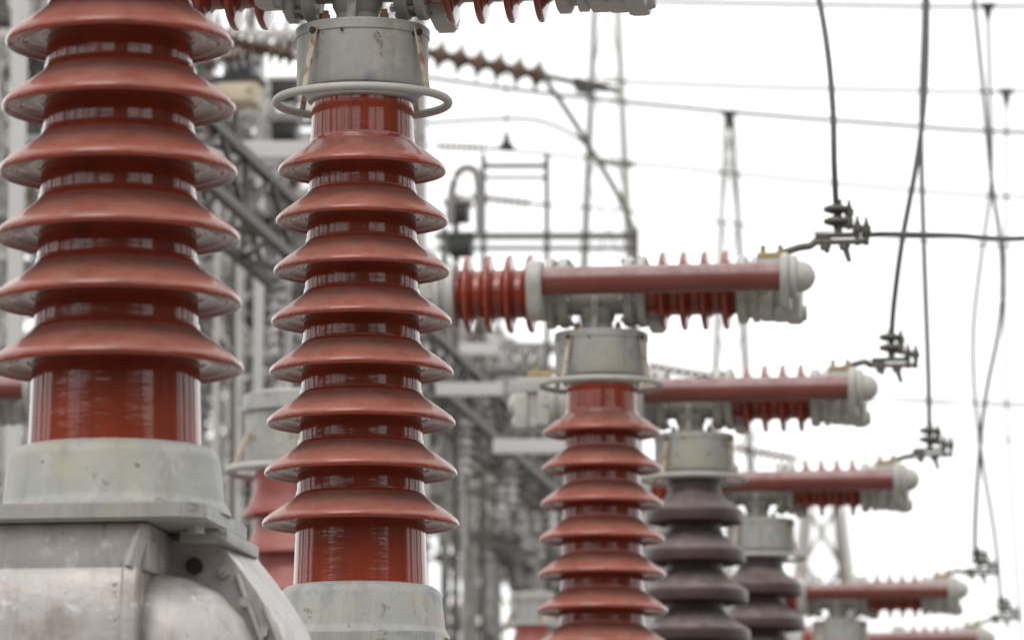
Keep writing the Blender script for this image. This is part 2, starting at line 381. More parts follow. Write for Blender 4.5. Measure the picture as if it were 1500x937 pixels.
    corem = lathe('interrupter_core', [(50 * U, 100 * U), (51 * U, 200 * U), (50 * U, 300 * U)], 'porcelain_red', 48)
    Rs = 83
    half = [(0, 20), (0.05, 16.5), (0.14, 13), (0.32, 10), (0.6, 8), (0.85, 6.4), (0.95, 4.6), (0.99, 2.5), (1.0, 0)]
    sp = [((50 + (Rs - 50) * t_) * U, x * U) for t_, x in half] + [((50 + (Rs - 50) * t_) * U, -x * 0.7 * U) for t_, x in half[::-1][1:]]
    shm = lathe('interrupter_shed', sp, 'porcelain_red', 48, 80)
    endf = lathe('end_flange', [(r * U, x * U) for r, x in ((40, 296), (66, 296), (71, 299), (71, 314), (66, 317), (60, 319), (60, 326), (69, 328), (69, 340), (60, 343), (0, 343))], 'paint_light', 48)
    bm = bmesh.new()
    bx(bm, *u(341, 424), *u(-46, 46), *u(20, 58), 6 * U); bx(bm, *u(341, 372), *u(-52, 52), *u(-62, 21), 6 * U)
    bx(bm, *u(396, 430), *u(-50, 50), *u(-70, 21), 9 * U); bx(bm, *u(370, 398), *u(-38, 38), *u(-66, -44), 4 * U); bx(bm, *u(370, 398), *u(-20, 34), *u(-45, 21))
    cyl(bm, u(424, 0, -52), u(440, 0, -52), 20 * U, 16, 15 * U)
    cyl(bm, u(350, -56, 0), u(350, 56, 0), 15 * U, 16)
    endh = bm_mesh('end_housing', bm, 'paint_light', 40)
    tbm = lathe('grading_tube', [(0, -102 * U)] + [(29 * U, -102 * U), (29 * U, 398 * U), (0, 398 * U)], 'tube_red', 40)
    def hullplate(name, x0, x1, circles, material, bev=3):
        bm = bmesh.new(); pts = []
        for (cy_, cz_, r_) in circles:
            for k in range(20):
                a = 2 * math.pi * k / 20; pts.append(Vector((0, (cy_ + r_ * math.cos(a)) * U, (cz_ + r_ * math.sin(a)) * U)))
        # 2D hull
        pp = sorted({(round(p.y, 6), round(p.z, 6)) for p in pts})
        def half_(ps):
            h = []
            for q in ps:
                while len(h) > 1 and (h[-1][0] - h[-2][0]) * (q[1] - h[-2][1]) - (h[-1][1] - h[-2][1]) * (q[0] - h[-2][0]) <= 0: h.pop()
                h.append(q)
            return h[:-1]
        hull = half_(pp) + half_(pp[::-1])
        A = [bm.verts.new((x0 * U, y, z)) for y, z in hull]; B = [bm.verts.new((x1 * U, y, z)) for y, z in hull]; n = len(hull)
        for k in range(n): bm.faces.new((A[k], A[(k + 1) % n], B[(k + 1) % n], B[k]))
        fa = bm.faces.new(A); fb = bm.faces.new(B)
        bmesh.ops.bevel(bm, geom=list(fa.edges) + list(fb.edges), offset=bev * U, segments=2, affect='EDGES')
        return bm_mesh(name, bm, material, 50)
    bk0 = hullplate('tube_bracket', -132, -101, [(-118, 8, 44), (-105, -34, 40), (-40, -30, 34)], 'paint_light', 4)
    bk1 = hullplate('tube_bracket', 396, 414, [(-118, 10, 48), (-110, -38, 26), (-60, -20, 30)], 'paint_light', 4)
    nose = lathe('nose_cap', [(r * U, x * U) for r, x in ((0, 412), (42, 412), (45, 416), (45, 425), (41, 429), (33, 430), (32, 440), (29, 449), (23, 457), (14, 463), (6, 466), (0, 467))], 'paint_light', 32)
    bm = bmesh.new(); bx(bm, *u(338, 400), *u(-26, 26), *u(59, 74), 2 * U)
    for x in (350, 386): cyl(bm, u(x, -14, 72), u(x, -14, 90), 6 * U, 6)
    term = bm_mesh('terminal_clamp', bm, 'brass')
    for an in (0, 180):
        MA = T3(TX * U, 0, ZT) @ Matrix.Rotation(R(an), 4, 'Z')
        f = obj('arm_flange', flm, t, MA @ RX)
        for k in range(8):
            a = R(22.5 + 45 * k); obj('bolt', fbm, f, T3(67 * U * math.cos(a), 67 * U * math.sin(a), 0))
        c = obj('interrupter_insulator', corem, t, MA @ RX)
        for x in (139, 183, 227, 271): obj('shed', shm, c, T3(0, 0, x * U))
        e = obj('end_housing', endh, t, MA); obj('end_flange', endf, e, RX)
        obj('terminal_clamp', term, e)
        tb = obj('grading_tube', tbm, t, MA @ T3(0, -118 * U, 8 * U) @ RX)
        obj('tube_bracket', bk0, t, MA); b1 = obj('tube_bracket', bk1, t, MA)
        obj('nose_cap', nose, b1, T3(0, -112 * U, 8 * U) @ RX)
    return t
proto = build_breaker()
# brown column meshes for the two darker units
brown_core = lathe('column_core', [(core_r(y) * 0.86 * U, zp(y)) for y in (862, 780, 600, 400, 200, 147)], 'porcelain_brown', 48)
BY = [238, 334, 430, 526, 622, 718, 812]
brown_sheds = [(y, lathe('shed', brown_profile(core_r(y) * 0.86, 119 + 26 * (y - 238) / 480), 'porcelain_brown', 64, 40)) for y in BY]
zR = zp(150)
def place(px, s, dz=0.0):
    yr = 1530 - 1380 * s
    Y = (zR - 1.6) / tanE(yr); depth = Y * math.cos(PITCH) + (zR - 1.6) * math.sin(PITCH)
    return Vector(((px - 750) / F * depth, Y, dz))
UNITS = [
    (531, 1.0, 0, 'r', 'red porcelain circuit breaker with sharp grey capped head on eight tapering sheds'),
    (179, 1.29, 0.006, 'r', 'large red porcelain circuit breaker column standing on a cast alloy drive housing'),
    (881, 0.70, 0, 'r', 'red breaker whose right terminal feeds the long horizontal black cable'),
    (1017, 0.60, 0, 'b', 'brown columned breaker standing next to the red breaker with the horizontal cable'),
    (1114, 0.517, 0, 'b', 'second brown columned breaker, between the other brown one and the far red ones'),
    (1231, 0.417, 0, 'r', 'far red breaker just past the two brown columned breakers'),
    (1290, 0.373, 0, 'r', 'farthest red breaker at the end of the row'),
    (-175, 0.60, 0, 'r', 'red breaker of the neighbouring row, its arm showing beside the large near column'),
]
ROOTS = []
for i, (px, s, dz, kind, lab) in enumerate(UNITS):
    o = proto if i == 0 else copy_tree(proto)
    o.location = place(px, s, dz); o.rotation_euler = (0, 0, -ROW)
    o['label'] = lab; o['group'] = 'circuit breakers in rows'
    if kind == 'b':
        core = [c for c in o.children if c.name.startswith('column_insulator')][0]
        core.data = brown_core
        sh = list(core.children)
        for c in sh[len(brown_sheds):]: bpy.data.objects.remove(c)
        for c, (y, me) in zip(sh, brown_sheds):
            c.data = me; c.matrix_basis = T3(0, 0, zp(y))
    ROOTS.append(o)
# footings rise to meet the raised near unit
def term_point(i, x=425, y=-14, z=84):
    o = ROOTS[i]; m = T(o.location) @ Matrix.Rotation(-ROW, 4, 'Z')
    return m @ Vector(((x - 8) * U, y * U, ZT + z * U))

# ------------------------------------------------------------------ cables and their connectors on the right
def smooth(pts, n=8):
    pts = [Vector(p) for p in pts]; out = []
    ext = [pts[0] * 2 - pts[1]] + pts + [pts[-1] * 2 - pts[-2]]
    for i in range(1, len(ext) - 2):
        p0, p1, p2, p3 = ext[i - 1:i + 3]
        for k in range(n):
            t = k / n
            out.append(0.5 * ((2 * p1) + (p2 - p0) * t + (2 * p0 - 5 * p1 + 4 * p2 - p3) * t * t + (3 * p1 - p0 - 3 * p2 + p3) * t ** 3))
    out.append(pts[-1]); return out
def cable(name, pix, r, label, group=None, material='cable', cat='cable'):
    pts = smooth([P(*p) for p in pix], 8)
    o = obj(name, tube_mesh(name, pts, r, material, 8)); return tag(o, label, cat, group)
def connector(i, px, py, D, s, label, side=True, chain=False):
    """clamp body at the pixel, an arm down to the breaker's terminal"""
    c = P(px, py, D); k = s * 1.0
    t = thing('cable_connector', label, 'connector', c, -ROW, 'cable connectors on the breaker terminals')
    q = U / 0.7
    inv = (T(c) @ Matrix.Rotation(-ROW, 4, 'Z')).inverted()
    bm = bmesh.new(); bx(bm, -28 * q, 46 * q, -7 * q, 7 * q, -6 * q, 1 * q, 2 * q); bx(bm, -28 * q, 30 * q, -7 * q, 7 * q, 4 * q, 11 * q, 2 * q)
    bx(bm, -20 * q, -8 * q, -5 * q, 5 * q, 0, 5 * q)
    obj('clamp_body', bm_mesh('clamp_body', bm, 'clamp'), t)
    bm = bmesh.new(); cyl(bm, (6 * q, 0, 6 * q), (6 * q, 0, 60 * q), 6 * q, 10)
    obj('cable_socket', bm_mesh('cable_socket', bm, 'clamp'), t)
    for zz in (28, 46):
        me = lathe('fin', [(0, -6 * q), (10 * q, -6 * q), (18 * q, -3 * q), (19 * q, 0), (18 * q, 3 * q), (10 * q, 6 * q), (0, 6 * q)], 'clamp', 16)
        obj('clamp_fin', me, t, T3(3 * q, 0, zz * q))
    for x, z0_, z1_ in ((22, 16, 60), (34, -8, 36), (47, -8, 34)):
        bm = bmesh.new(); cyl(bm, (x * q, 0, z0_ * q), (x * q, 0, (z1_ - 9) * q), 4.2 * q, 8); cyl(bm, (x * q, 0, (z1_ - 10) * q), (x * q, 0, z1_ * q), 3.4 * q, 8, 1.6 * q)
        cyl(bm, (x * q, 0, (z1_ - 24) * q), (x * q, 0, (z1_ - 14) * q), 8 * q, 6)
        if x == 22: bx(bm, 2 * q, 28 * q, -6 * q, 6 * q, 18 * q, 34 * q, 2 * q)
        obj('bolt', bm_mesh('bolt', bm, 'clamp'), t)
    for x, l_ in ((-14, 18), (14, 32)):
        bm = bmesh.new(); cyl(bm, (x * q, 0, -4 * q), ((x + l_ * 0.25) * q, 0, -l_ * q), 5.5 * q, 8, 3.6 * q); cyl(bm, (x * q, 0, -6 * q), ((x + 2) * q, 0, -13 * q), 8 * q, 6)
        obj('bolt', bm_mesh('bolt', bm, 'clamp'), t)
    a = inv @ term_point(i); a0 = inv @ term_point(i, 372, 0, 70)
    b = Vector((-22 * q, 0, 2 * q))
    obj('arm', tube_mesh('arm', smooth([a0, a, (a * 0.45 + b * 0.55) + Vector((0, 0, -4 * q)), b, Vector((-5 * q, 0, 3 * q))], 5), 5.5 * q, 'clamp', 8), t)
    return t
def D_of(i): return ROOTS[i].location.y * math.cos(PITCH) + (ZT - 1.6) * math.sin(PITCH)
D3, D4, D5, D6, D7 = [D_of(i) for i in (2, 3, 4, 5, 6)]
connector(2, 1222, 352, D3 - 0.1, 0.7, 'dark clamp connector joining the hanging cable to the long horizontal cable')
connector(3, 1301, 533, D4 - 0.1, 0.6, 'dark clamp connector above the nearer brown columned breaker arm')
connector(4, 1358, 664, D5 - 0.1, 0.52, 'dark clamp connector above the second brown columned breaker arm')
connector(5, 1431, 838, D6 - 0.1, 0.42, 'dark clamp connector at the far red breaker past the brown ones')
connector(6, 1466, 905, D7 - 0.1, 0.37, 'dark clamp connector at the farthest red breaker of the row')
cable('hanging_cable', [(1165, -170, D3 + 1.0), (1200, 0, D3 + .5), (1213, 80, D3 + .2), (1220, 160, D3), (1222, 240, D3 - .1), (1225, 310, D3 - .1), (1225, 335, D3 - .1)], 0.0115,
      'black cable hanging down to the connector with the horizontal cable')
cable('horizontal_cable', [(1262, 345, D3 - .1), (1300, 343, D3 - .1), (1400, 345, D3 + .4), (1500, 349, D3 + 1), (1700, 330, D3 + 2)], 0.0105, 'long black cable running level from its connector to the right')
cable('hanging_cable', [(1358, -200, D4 + 1), (1358, 0, D4 + .5), (1355, 130, D4 + .2), (1344, 230, D4), (1322, 350, D4 - .1), (1310, 440, D4 - .1), (1306, 490, D4 - .1), (1304.5, 520, D4 - .1)], 0.0125,
      'black cable curving left down to the nearer brown columned breaker')
cable('hanging_cable', [(1355, -200, D5 + 1), (1354, 0, D5 + .5), (1350, 130, D5 + .2), (1350, 240, D5), (1354, 380, D5 - .1), (1359, 520, D5 - .1), (1361, 600, D5 - .1), (1361, 652, D5 - .1)], 0.0125,
      'black cable dropping straight to the second brown columned breaker')
cable('hanging_cable', [(1412, -150, D6 + 1), (1427, 0, D6 + .5), (1440, 130, D6 + .2), (1452, 260, D6), (1467, 370, D6 - .1), (1465, 470, D6), (1444, 580, D6), (1432, 700, D6 - .1), (1428, 800, D6 - .1), (1432.5, 826, D6 - .1)], 0.014,
      'dark cable bowing right before it drops to the far red breaker')
cable('hanging_cable', [(1447, 20, D7 + 1), (1450, 130, D7 + .5), (1452, 260, D7), (1437, 380, D7 - .1), (1426, 480, D7), (1428, 580, D7), (1440, 680, D7 - .1), (1458, 790, D7 - .1), (1467, 896, D7 - .1)], 0.013,
      'thin dark cable bowing left from a black wire clamp to the farthest breaker')
cable('hanging_cable', [(1474, 145, D7 + 9), (1474, 300, D7 + 9), (1472, 420, D7 + 9), (1475, 600, D7 + 8.5), (1484, 760, D7 + 8), (1497, 937, D7 + 8), (1515, 1150, D7 + 8)], 0.012,
      'pale thin cable hanging from a black wire clamp farthest right')

# ------------------------------------------------------------------ lattice steel, posts and insulators of the bays behind
def lattice_column(label, base, h, w0, w1, n, material='galvanised', group='lattice steel columns', leg=0.07, br=0.045, rz=-ROW, name='lattice_column'):
    t = thing(name, label, 'steel column', base, rz, group)
    def cor(f): 
        ww = (w0 + (w1 - w0) * f) / 2
        return [Vector((sx * ww, sy * ww, f * h)) for sx, sy in ((-1, -1), (1, -1), (1, 1), (-1, 1))]
    A, B = cor(0), cor(1)
    for a, b in zip(A, B): strut(t, 'leg', a, b, leg, material)
    for i in range(n):
        c0, c1 = cor(i / n), cor((i + 1) / n)
        for k in range(4):
            k2 = (k + 1) % 4
            if (i + k) % 2: strut(t, 'brace', c0[k], c1[k2], br, material)
            else: strut(t, 'brace', c0[k2], c1[k], br, material)
            if i % 2 == 1: strut(t, 'tie', c1[k], c1[k2], br, material)
    bm = bmesh.new(); bx(bm, -w0 * .7, w0 * .7, -w0 * .7, w0 * .7, -0.05, 0.12); obj('footing', bm_mesh('footing', bm, 'concrete'), t)
    return t
def truss_beam(label, p, q, hh, ww, n, material='galvanised', group='lattice truss beams', ch=0.06, br=0.04):
    p = Vector(p); q = Vector(q); d = q - p
    t = thing('truss_beam', label, 'beam', p, 0, group); s = Vector((-d.y, d.x, 0)).normalized() * ww / 2; up = Vector((0, 0, hh))
    c = lambda f: [d * f - s, d * f + s, d * f + s + up, d * f - s + up]
    for a, b in zip(c(0), c(1)): strut(t, 'chord', a, b, ch, material)
    for i in range(n):
        c0, c1 = c(i / n), c((i + 1) / n)
        for k in (0, 1, 2, 3):
            k2 = (k + 1) % 4
            strut(t, 'brace', c0[k] if i % 2 else c0[k2], c1[k2] if i % 2 else c1[k], br, material)
        if i % 2 == 0:
            strut(t, 'tie', c0[0], c0[3], br, material); strut(t, 'tie', c0[1], c0[2], br, material)
    return t
PI_CACHE = {}
def post_meshes(h, r, n, material):
    key = (round(h, 3), round(r, 3), n, material)
    if key in PI_CACHE: return PI_CACHE[key]
    pr = [(0, 0.0)]; z = 0.06 * h; pr += [(r * 0.5, z * 0.98)]; st = h * 0.88 / n
    for i in range(n):
        zz = z + i * st
        pr += [(r * .5, zz + st * .1), (r * .93, zz + st * .28), (r, zz + st * .36), (r * .93, zz + st * .45), (r * .55, zz + st * .85)]
    pr += [(r * .5, z + n * st), (0, z + n * st)]
    a = lathe('post_porcelain', pr, material, 20, 50)
    cap = lathe('post_cap', [(0, h * .92), (r * .62, h * .92), (r * .66, h * .94), (r * .66, h * .99), (r * .5, h), (0, h)], 'galvanised', 16)
    base = lathe('post_base', [(0, 0), (r * .85, 0), (r * .85, h * .03), (r * .62, h * .04), (r * .62, h * .08), (0, h * .08)], 'galvanised', 16)
    PI_CACHE[key] = (a, cap, base); return PI_CACHE[key]
def post_insulator(label, loc, h, r, n, material='glass_brown', group='post insulators on the far bays'):
    a, cap, base = post_meshes(h, r, n, material)
    t = thing('post_insulator', label, 'insulator', loc, 0, group)
    obj('porcelain', a, t); obj('cap', cap, t); obj('base', base, t); return t
def string(label, p, q, r, n, material='glass_brown', group='strain insulator strings', link=0.0):
    p = Vector(p); q = Vector(q); d = q - p; L = d.length
    t = thing('strain_insulator', label, 'insulator', p, 0, group)
    m = d.to_track_quat('Z', 'Y').to_matrix().to_4x4()
    st = L / n
    disc = lathe('disc', [(r * .22, -st * .5), (r * .34, -st * .2), (r * .8, st * .02), (r, st * .1), (r * .97, st * .16), (r * .6, st * .16), (r * .42, st * .3), (r * .22, st * .5)], material, 24, 40)
    for i in range(n): obj('disc', disc, t, m @ T3(0, 0, (i + .5) * st))
    obj('rod', tube_mesh('rod', [-d.normalized() * 0.15, d + d.normalized() * (0.1 + link)], r * .16, 'dark_steel', 8), t)
    if link:
        bm = bmesh.new(); cyl(bm, (0, 0, L + link * .45), (0, 0, L + link), r * .3, 8, r * .22); bx(bm, -r * .2, r * .2, -r * .5, r * .1, L + link * .5, L + link * .8)
        obj('dead_end_clamp', bm_mesh('dead_end_clamp', bm, 'dark_steel'), t, m)
    return t
def steel_post(label, px, ytop, D, wd, material='galvanised', group=None, name='steel_post'):
    p = P(px, ytop, D); b = Vector((p.x, p.y, 0))
    t = thing(name, label, 'post', b, -ROW, group)
    strut(t, 'shaft', (0, 0, 0), (0, 0, p.z), wd, material)
    bm = bmesh.new(); bx(bm, -wd * .9, wd * .9, -wd * .9, wd * .9, p.z, p.z + wd * .2); obj('cap_plate', bm_mesh('cap_plate', bm, material), t)
    bm = bmesh.new(); bx(bm, -wd * 1.6, wd * 1.6, -wd * 1.6, wd * 1.6, -0.05, 0.1); obj('footing', bm_mesh('footing', bm, 'concrete'), t)
    return t
def cross_beam(label, x0, y0, x1, y1, D, hh, material='box_white', group=None, dD=0.0):
    p = P(x0, y0, D); q = P(x1, y1, D + dD)
    q.z = p.z if abs(y1 - y0) < 12 else q.z
    t = thing('channel_beam', label, 'beam', p, 0, group); d = q - p
    strut(t, 'web', (0, 0, 0), d, hh * .8, material)
    for s_ in (-.45, .45):
        o_ = Vector((0, -.02, s_ * hh)); strut(t, 'lip', o_, d + o_, hh * .2, material)
    return t
def cabinet(name, label, x0, y0, x1, y1, D, dep, material, lid='galvanised', legs=None):
    c = P((x0 + x1) / 2, y1, D); wd = (x1 - x0) * D / F; hh = (y1 - y0) * D / F
    t = thing(name, label, 'cabinet', c, -ROW)
    bm = bmesh.new(); bx(bm, -wd / 2, wd / 2, 0, dep, 0, hh, 0.015); obj('body', bm_mesh('body', bm, material), t)
    bm = bmesh.new(); bx(bm, -wd / 2 - .02, wd / 2 + .02, -.02, dep + .02, hh, hh + .03, 0.005); obj('lid', bm_mesh('lid', bm, lid), t)
    bm = bmesh.new(); bx(bm, -wd * .4, wd * .4, -.012, 0.002, hh * .12, hh * .88, 0.004); d_ = obj('door', bm_mesh('door', bm, material), t)
    bm = bmesh.new(); bx(bm, wd * .28, wd * .33, -.03, -.01, hh * .45, hh * .6); obj('handle', bm_mesh('handle', bm, 'dark_steel'), d_)
    if legs:
        for s_ in (-1, 1): strut(t, 'leg', (s_ * wd * .36, dep / 2, 0.02), (s_ * wd * .36, dep / 2, -legs), 0.09, 'galvanised')
    return t

# --- long beams that run back beside the breaker row, on lattice columns, carrying rows of post insulators
def long_bay(b, z, D0, D1, hh, ww, posts, mats, name, step=1.1, ph=1.25, pr=0.16, colstep=14.0):
    truss_beam(name + ' running back beside the breakers', rowpt(D0, b, z - hh), rowpt(D1, b, z - hh), hh, ww, int((D1 - D0) / 1.1), 'dark_steel', None, .13, .05)
    D = D0 + 0.6; i = 0
    while D < D1:
        lattice_column('lattice steel column carrying the ' + name, rowpt(D, b), z - hh, 0.42, 0.34, 9, 'galvanised', 'columns under the ' + name, .05, .03)
        D += colstep
    D = D0 + 0.4
    while D < D1 - .3:
        m_ = mats[i % len(mats)]
        for off in posts:
            post_insulator({'glass_brown': 'brown', 'glass_grey': 'pale grey', 'porcelain_dull': 'dull red'}[m_] + ' ribbed post insulator standing on the ' + name,
                           rowpt(D, b + off, z + .03), ph, pr, 7, m_, 'post insulators on the ' + name)
        if i % 2 == 0:
            pa = rowpt(D, b - ww * .5 - .5, z + .02); pb = rowpt(D, b + ww * .5 + .5, z + .02)
            t = thing('outrigger_bar', 'short steel outrigger bar laid over the ' + name, 'steel bar', pa, 0, 'outrigger bars on the ' + name)
            strut(t, 'bar', (0, 0, 0), pb - pa, 0.09, 'galvanised', 0.05)
            strut(t, 'end_plate', (0, 0, -.12), (0, 0, .12), 0.1, 'dark_steel'); strut(t, 'end_plate', pb - pa + Vector((0, 0, -.12)), pb - pa + Vector((0, 0, .12)), 0.1, 'dark_steel')
        D += step; i += 1
    # bus tube on the insulators
    for off in posts[:1]:
        p = rowpt(D0 + .3, b + off, z + ph + .08); q = rowpt(D1 - .3, b + off, z + ph + .08)
        tag(obj('bus_tube', tube_mesh('bus_tube', [p, q], 0.05, 'galvanised', 10)), 'straight alloy bus tube lying on the insulators of the ' + name, 'bus tube')
long_bay(-10.3, 10.9, 44, 104, 1.0, 0.8, (-.3, .3), ['glass_grey', 'glass_brown', 'glass_grey'], 'nearest long truss', 1.7, 1.3, .15, 15)
long_bay(-13.4, 12.4, 55, 118, 1.0, 0.8, (0.0,), ['glass_brown', 'glass_grey'], 'middle long truss', 1.9, 1.4, .16, 16)
long_bay(-17.5, 16.2, 62, 128, 1.1, 0.9, (0.0,), ['glass_grey', 'glass_brown'], 'tall rear truss', 2.4, 1.5, .18, 20)

def steel_post_at(loc, h, label, group, braced=True):
    t = thing('steel_post', label, 'post', loc, -ROW, group)
    strut(t, 'shaft', (0, 0, 0), (0, 0, h + .02), .12, 'galvanised')
    if braced: strut(t, 'knee_brace', (0, 0, h - 1.2), (.5, 0, h), .07, 'galvanised')
    if braced: strut(t, 'knee_brace', (0, 0, h - 1.2), (-.5, 0, h), .07, 'galvanised')
    bm = bmesh.new(); bx(bm, -.3, .3, -.3, .3, -0.05, 0.1); obj('footing', bm_mesh('footing', bm, 'concrete'), t)
# --- centre break disconnectors standing between the trusses
def disconnector(label, D, b, z, k=1.0, material='glass_grey', rz=0.0, blade=0.0, group='disconnectors on low steel frames'):
    t = thing('disconnector', label, 'disconnector', rowpt(D, b, z), -ROW + rz, group); z = 0.0; n_box = random.choice(('box_white', 'box_black', 'box_beige', 'galvanised'))
    strut(t, 'base_channel', (-1.1 * k, 0, z + .06), (1.1 * k, 0, z + .06), .14, 'box_white', .16)
    strut(t, 'hanger', (-.5 * k, 0, z - .9), (-.9 * k, 0, z), .06, 'dark_steel'); strut(t, 'drive_rod', (.2 * k, 0, z - .5), (.85 * k, 0.07, z + .05), .05, 'galvanised')
    a, cap, base = post_meshes(1.05, .15, 6, material)
    for x, tl in ((-.8, -.16), (.8, .16)):
        m = T3(x * k, 0, z + .12) @ Matrix.Rotation(tl, 4, 'Y')
        p_ = obj('post', a, t, m); obj('cap', cap, p_); obj('base', base, p_)
        q = m @ Vector((0, 0, 1.08)); e = Vector((x * .12, 0, q.z + blade))
        strut(t, 'blade', q, e, .07, 'galvanised'); strut(t, 'jaw', e + Vector((0, 0, -.06)), e + Vector((0, 0, .1)), .1, 'dark_steel')
    bm = bmesh.new(); bx(bm, -.2, .2, -.22, .1, z - .75, z - .2, .02); obj('drive_box', bm_mesh('drive_box', bm, n_box), t)
    return t
random.seed(11)
spots = []
for row, (b0, z0_, Da, Db, st) in enumerate(((-8.9, 9.0, 47, 92, 2.6), (-11.7, 10.6, 50, 98, 2.7), (-12.0, 8.4, 54, 84, 3.2), (-15.3, 13.2, 58, 110, 3.2), (-15.8, 10.4, 56, 96, 3.4))):
    rb = truss_beam('low lattice rail carrying the disconnectors ' + ('on the breaker side', 'raised behind the nearest long truss', 'low behind the nearest long truss', 'raised before the tall rear truss', 'low before the tall rear truss')[row], rowpt(Da - 1.5, b0, z0_ - .5), rowpt(Db + 1, b0, z0_ - .5), .48, 1.1, int((Db - Da) / 1.6), 'dark_steel', None, .11, .05)
    D = Da
    while D < Db:
        steel_post_at(rowpt(D, b0), z0_ - .5, 'slim square post under the disconnector rails', 'slim posts under the disconnector rails'); D += 24
    D = Da
    while D < Db:
        spots.append((row, D + random.uniform(-.5, .5), b0 + random.uniform(-.2, .2), z0_)); D += st
WHERE = ('on the breaker side of the nearest long truss', 'raised between the nearest and middle long trusses', 'low between the nearest and middle long trusses',
         'raised between the middle and tall rear trusses', 'low between the middle and tall rear trusses')
for i, (row, D, b, z) in enumerate(spots):
    mt = ('glass_grey', 'glass_grey', 'glass_brown', 'porcelain_dull' if i % 12 == 3 else 'glass_grey')[i % 4]
    disconnector('disconnector with splayed ' + {'glass_grey': 'pale grey', 'glass_brown': 'brown', 'porcelain_dull': 'dull red'}[mt] + ' insulators ' + WHERE[row], D, b, z, 1.0, mt, (.0, .5, -.3, 1.4)[i % 4], (0, .25, .5)[i % 3], 'disconnectors ' + WHERE[row])
for i in range(26):
    D = random.uniform(46, 90); b = random.choice((-9.4, -10.6, -12.6, -14.4, -16.5)) + random.uniform(-.4, .4); z = 8.5 + (-b - 9) * .75 + random.uniform(0, 2.2)
    pa = rowpt(D, b, z + random.uniform(0, 1.5)); pb = rowpt(D + random.uniform(1.5, 4), b - random.uniform(.5, 2.5), z + random.uniform(0, 1.5)); mid = (pa + pb) / 2 - Vector((0, 0, random.uniform(.5, 1.1)))
    o = obj('jumper_wire', tube_mesh('jumper_wire', smooth([pa, pa.lerp(mid, .55) - Vector((0, 0, .18)), mid, pb.lerp(mid, .55) - Vector((0, 0, .18)), pb], 5), .025, ('cable', 'wire')[i % 2], 6))
    tag(o, 'slack jumper wire looped among the far disconnectors and trusses', 'wire', 'slack jumper wires in the far bays')

for i in range(30):
    D = random.uniform(48, 88); b = random.choice((-9.3, -11.2, -13.8, -16)) + random.uniform(-.5, .5); z = 8.2 + (-b - 9) * .8 + random.uniform(0, 2.4)
    pa = rowpt(D, b, z); pb = pa + Vector((random.uniform(-1.0, 1.0), random.uniform(-.6, .6), random.uniform(-.5, .5)))
    dk = i % 3
    string(('dark brown', 'pale grey', 'dull red')[dk] + ' disc string slung among the far disconnectors', pa, pb, .14, 6, ('glass_brown', 'glass_grey', 'porcelain_dull')[dk], 'disc strings slung in the far bays', .25)
def thin_truss(lab, x0, x1, y, D, hpx, n, m_='galvanised'):
    p = P(x0, y, D); q = P(x1, y, D); q.z = p.z
    truss_beam(lab, p, q, hpx * D / F, .5, n, m_, None, .035, .022)
for lab, a in (('thin lattice beam above the white channel beam between near columns', (250, 480, 175, 40, 34, 16)), ('thin lattice beam below the white channel beam between near columns', (250, 480, 330, 41, 40, 16)),
               ('middle thin lattice beam behind the gap of the near columns', (230, 500, 430, 43, 34, 18)), ('lowest thin lattice beam behind the gap of the near columns', (240, 520, 530, 45, 36, 18)),
               ('thin lattice beam under the left arm of the third breaker', (610, 850, 545, 46, 36, 18)), ('thin lattice beam level with the left arm of the nearer brown breaker', (620, 870, 625, 47, 34, 18)),
               ('thin lattice beam just under the level of the nearer brown breaker arm', (600, 880, 715, 48, 36, 20)), ('lowest thin lattice beam right of the second red column', (610, 900, 778, 50, 30, 20)),
               ('thin lattice beam seen left of the large near column', (-90, 120, 250, 40, 40, 14)), ('lower thin lattice beam left of the large near column', (-90, 120, 430, 41, 40, 14))):
    thin_truss(lab, *a)
MAST = {}
for px, yt, D, lab in ((338, 160, 40.2, 'thin lattice mast in the left of the gap between near columns'), (402, 170, 41.2, 'thin lattice mast in the right of the gap between near columns'), (468, 300, 43, 'thin lattice mast hidden mostly by the second red column'),
                       (668, 420, 46.2, 'thin lattice mast just right of the second red column'), (815, 540, 48.2, 'thin lattice mast behind the third breaker column'), (10, 60, 40.4, 'thin lattice mast left of the large near column')):
    p = P(px, yt, D); MAST[px] = (p, D); lattice_column(lab, (p.x, p.y, 0), p.z, .22, .16, 26, 'galvanised', None, .028, .016)
def cross_bracing(lab, a, b, ys, wd):
    pa, Da_ = MAST[a]; pb, Db_ = MAST[b]
    t = thing('cross_bracing', lab, 'bracing', (pa.x, pa.y, P(a, ys[-1], Da_).z), 0)
    o_ = t.location.copy()
    za = [P(a, y, Da_).z for y in ys]
    for k in range(len(ys) - 1):
        A0, A1 = Vector((pa.x, pa.y, za[k])), Vector((pa.x, pa.y, za[k + 1])); B0, B1 = Vector((pb.x, pb.y, za[k])), Vector((pb.x, pb.y, za[k + 1]))
        strut(t, 'rod', A0 - o_, B1 - o_, wd, 'dark_steel' if k % 2 else 'galvanised'); strut(t, 'rod', B0 - o_, A1 - o_, wd, 'galvanised')
        strut(t, 'rail', A1 - o_, B1 - o_, wd * 1.3, 'dark_steel')
cross_bracing('crossed rods between the masts in the gap of the near columns', 338, 402, (200, 262, 320, 385, 455, 520, 570), .035)
cross_bracing('crossed rods running on behind the second red column', 402, 468, (320, 400, 480, 560), .035)
cross_bracing('crossed rods between the masts right of the second red column', 668, 815, (545, 640, 720, 790), .04)
cross_bracing('crossed rods showing left of the large near column', 10, 338, (120, 330, 520), .04)
random.seed(5)
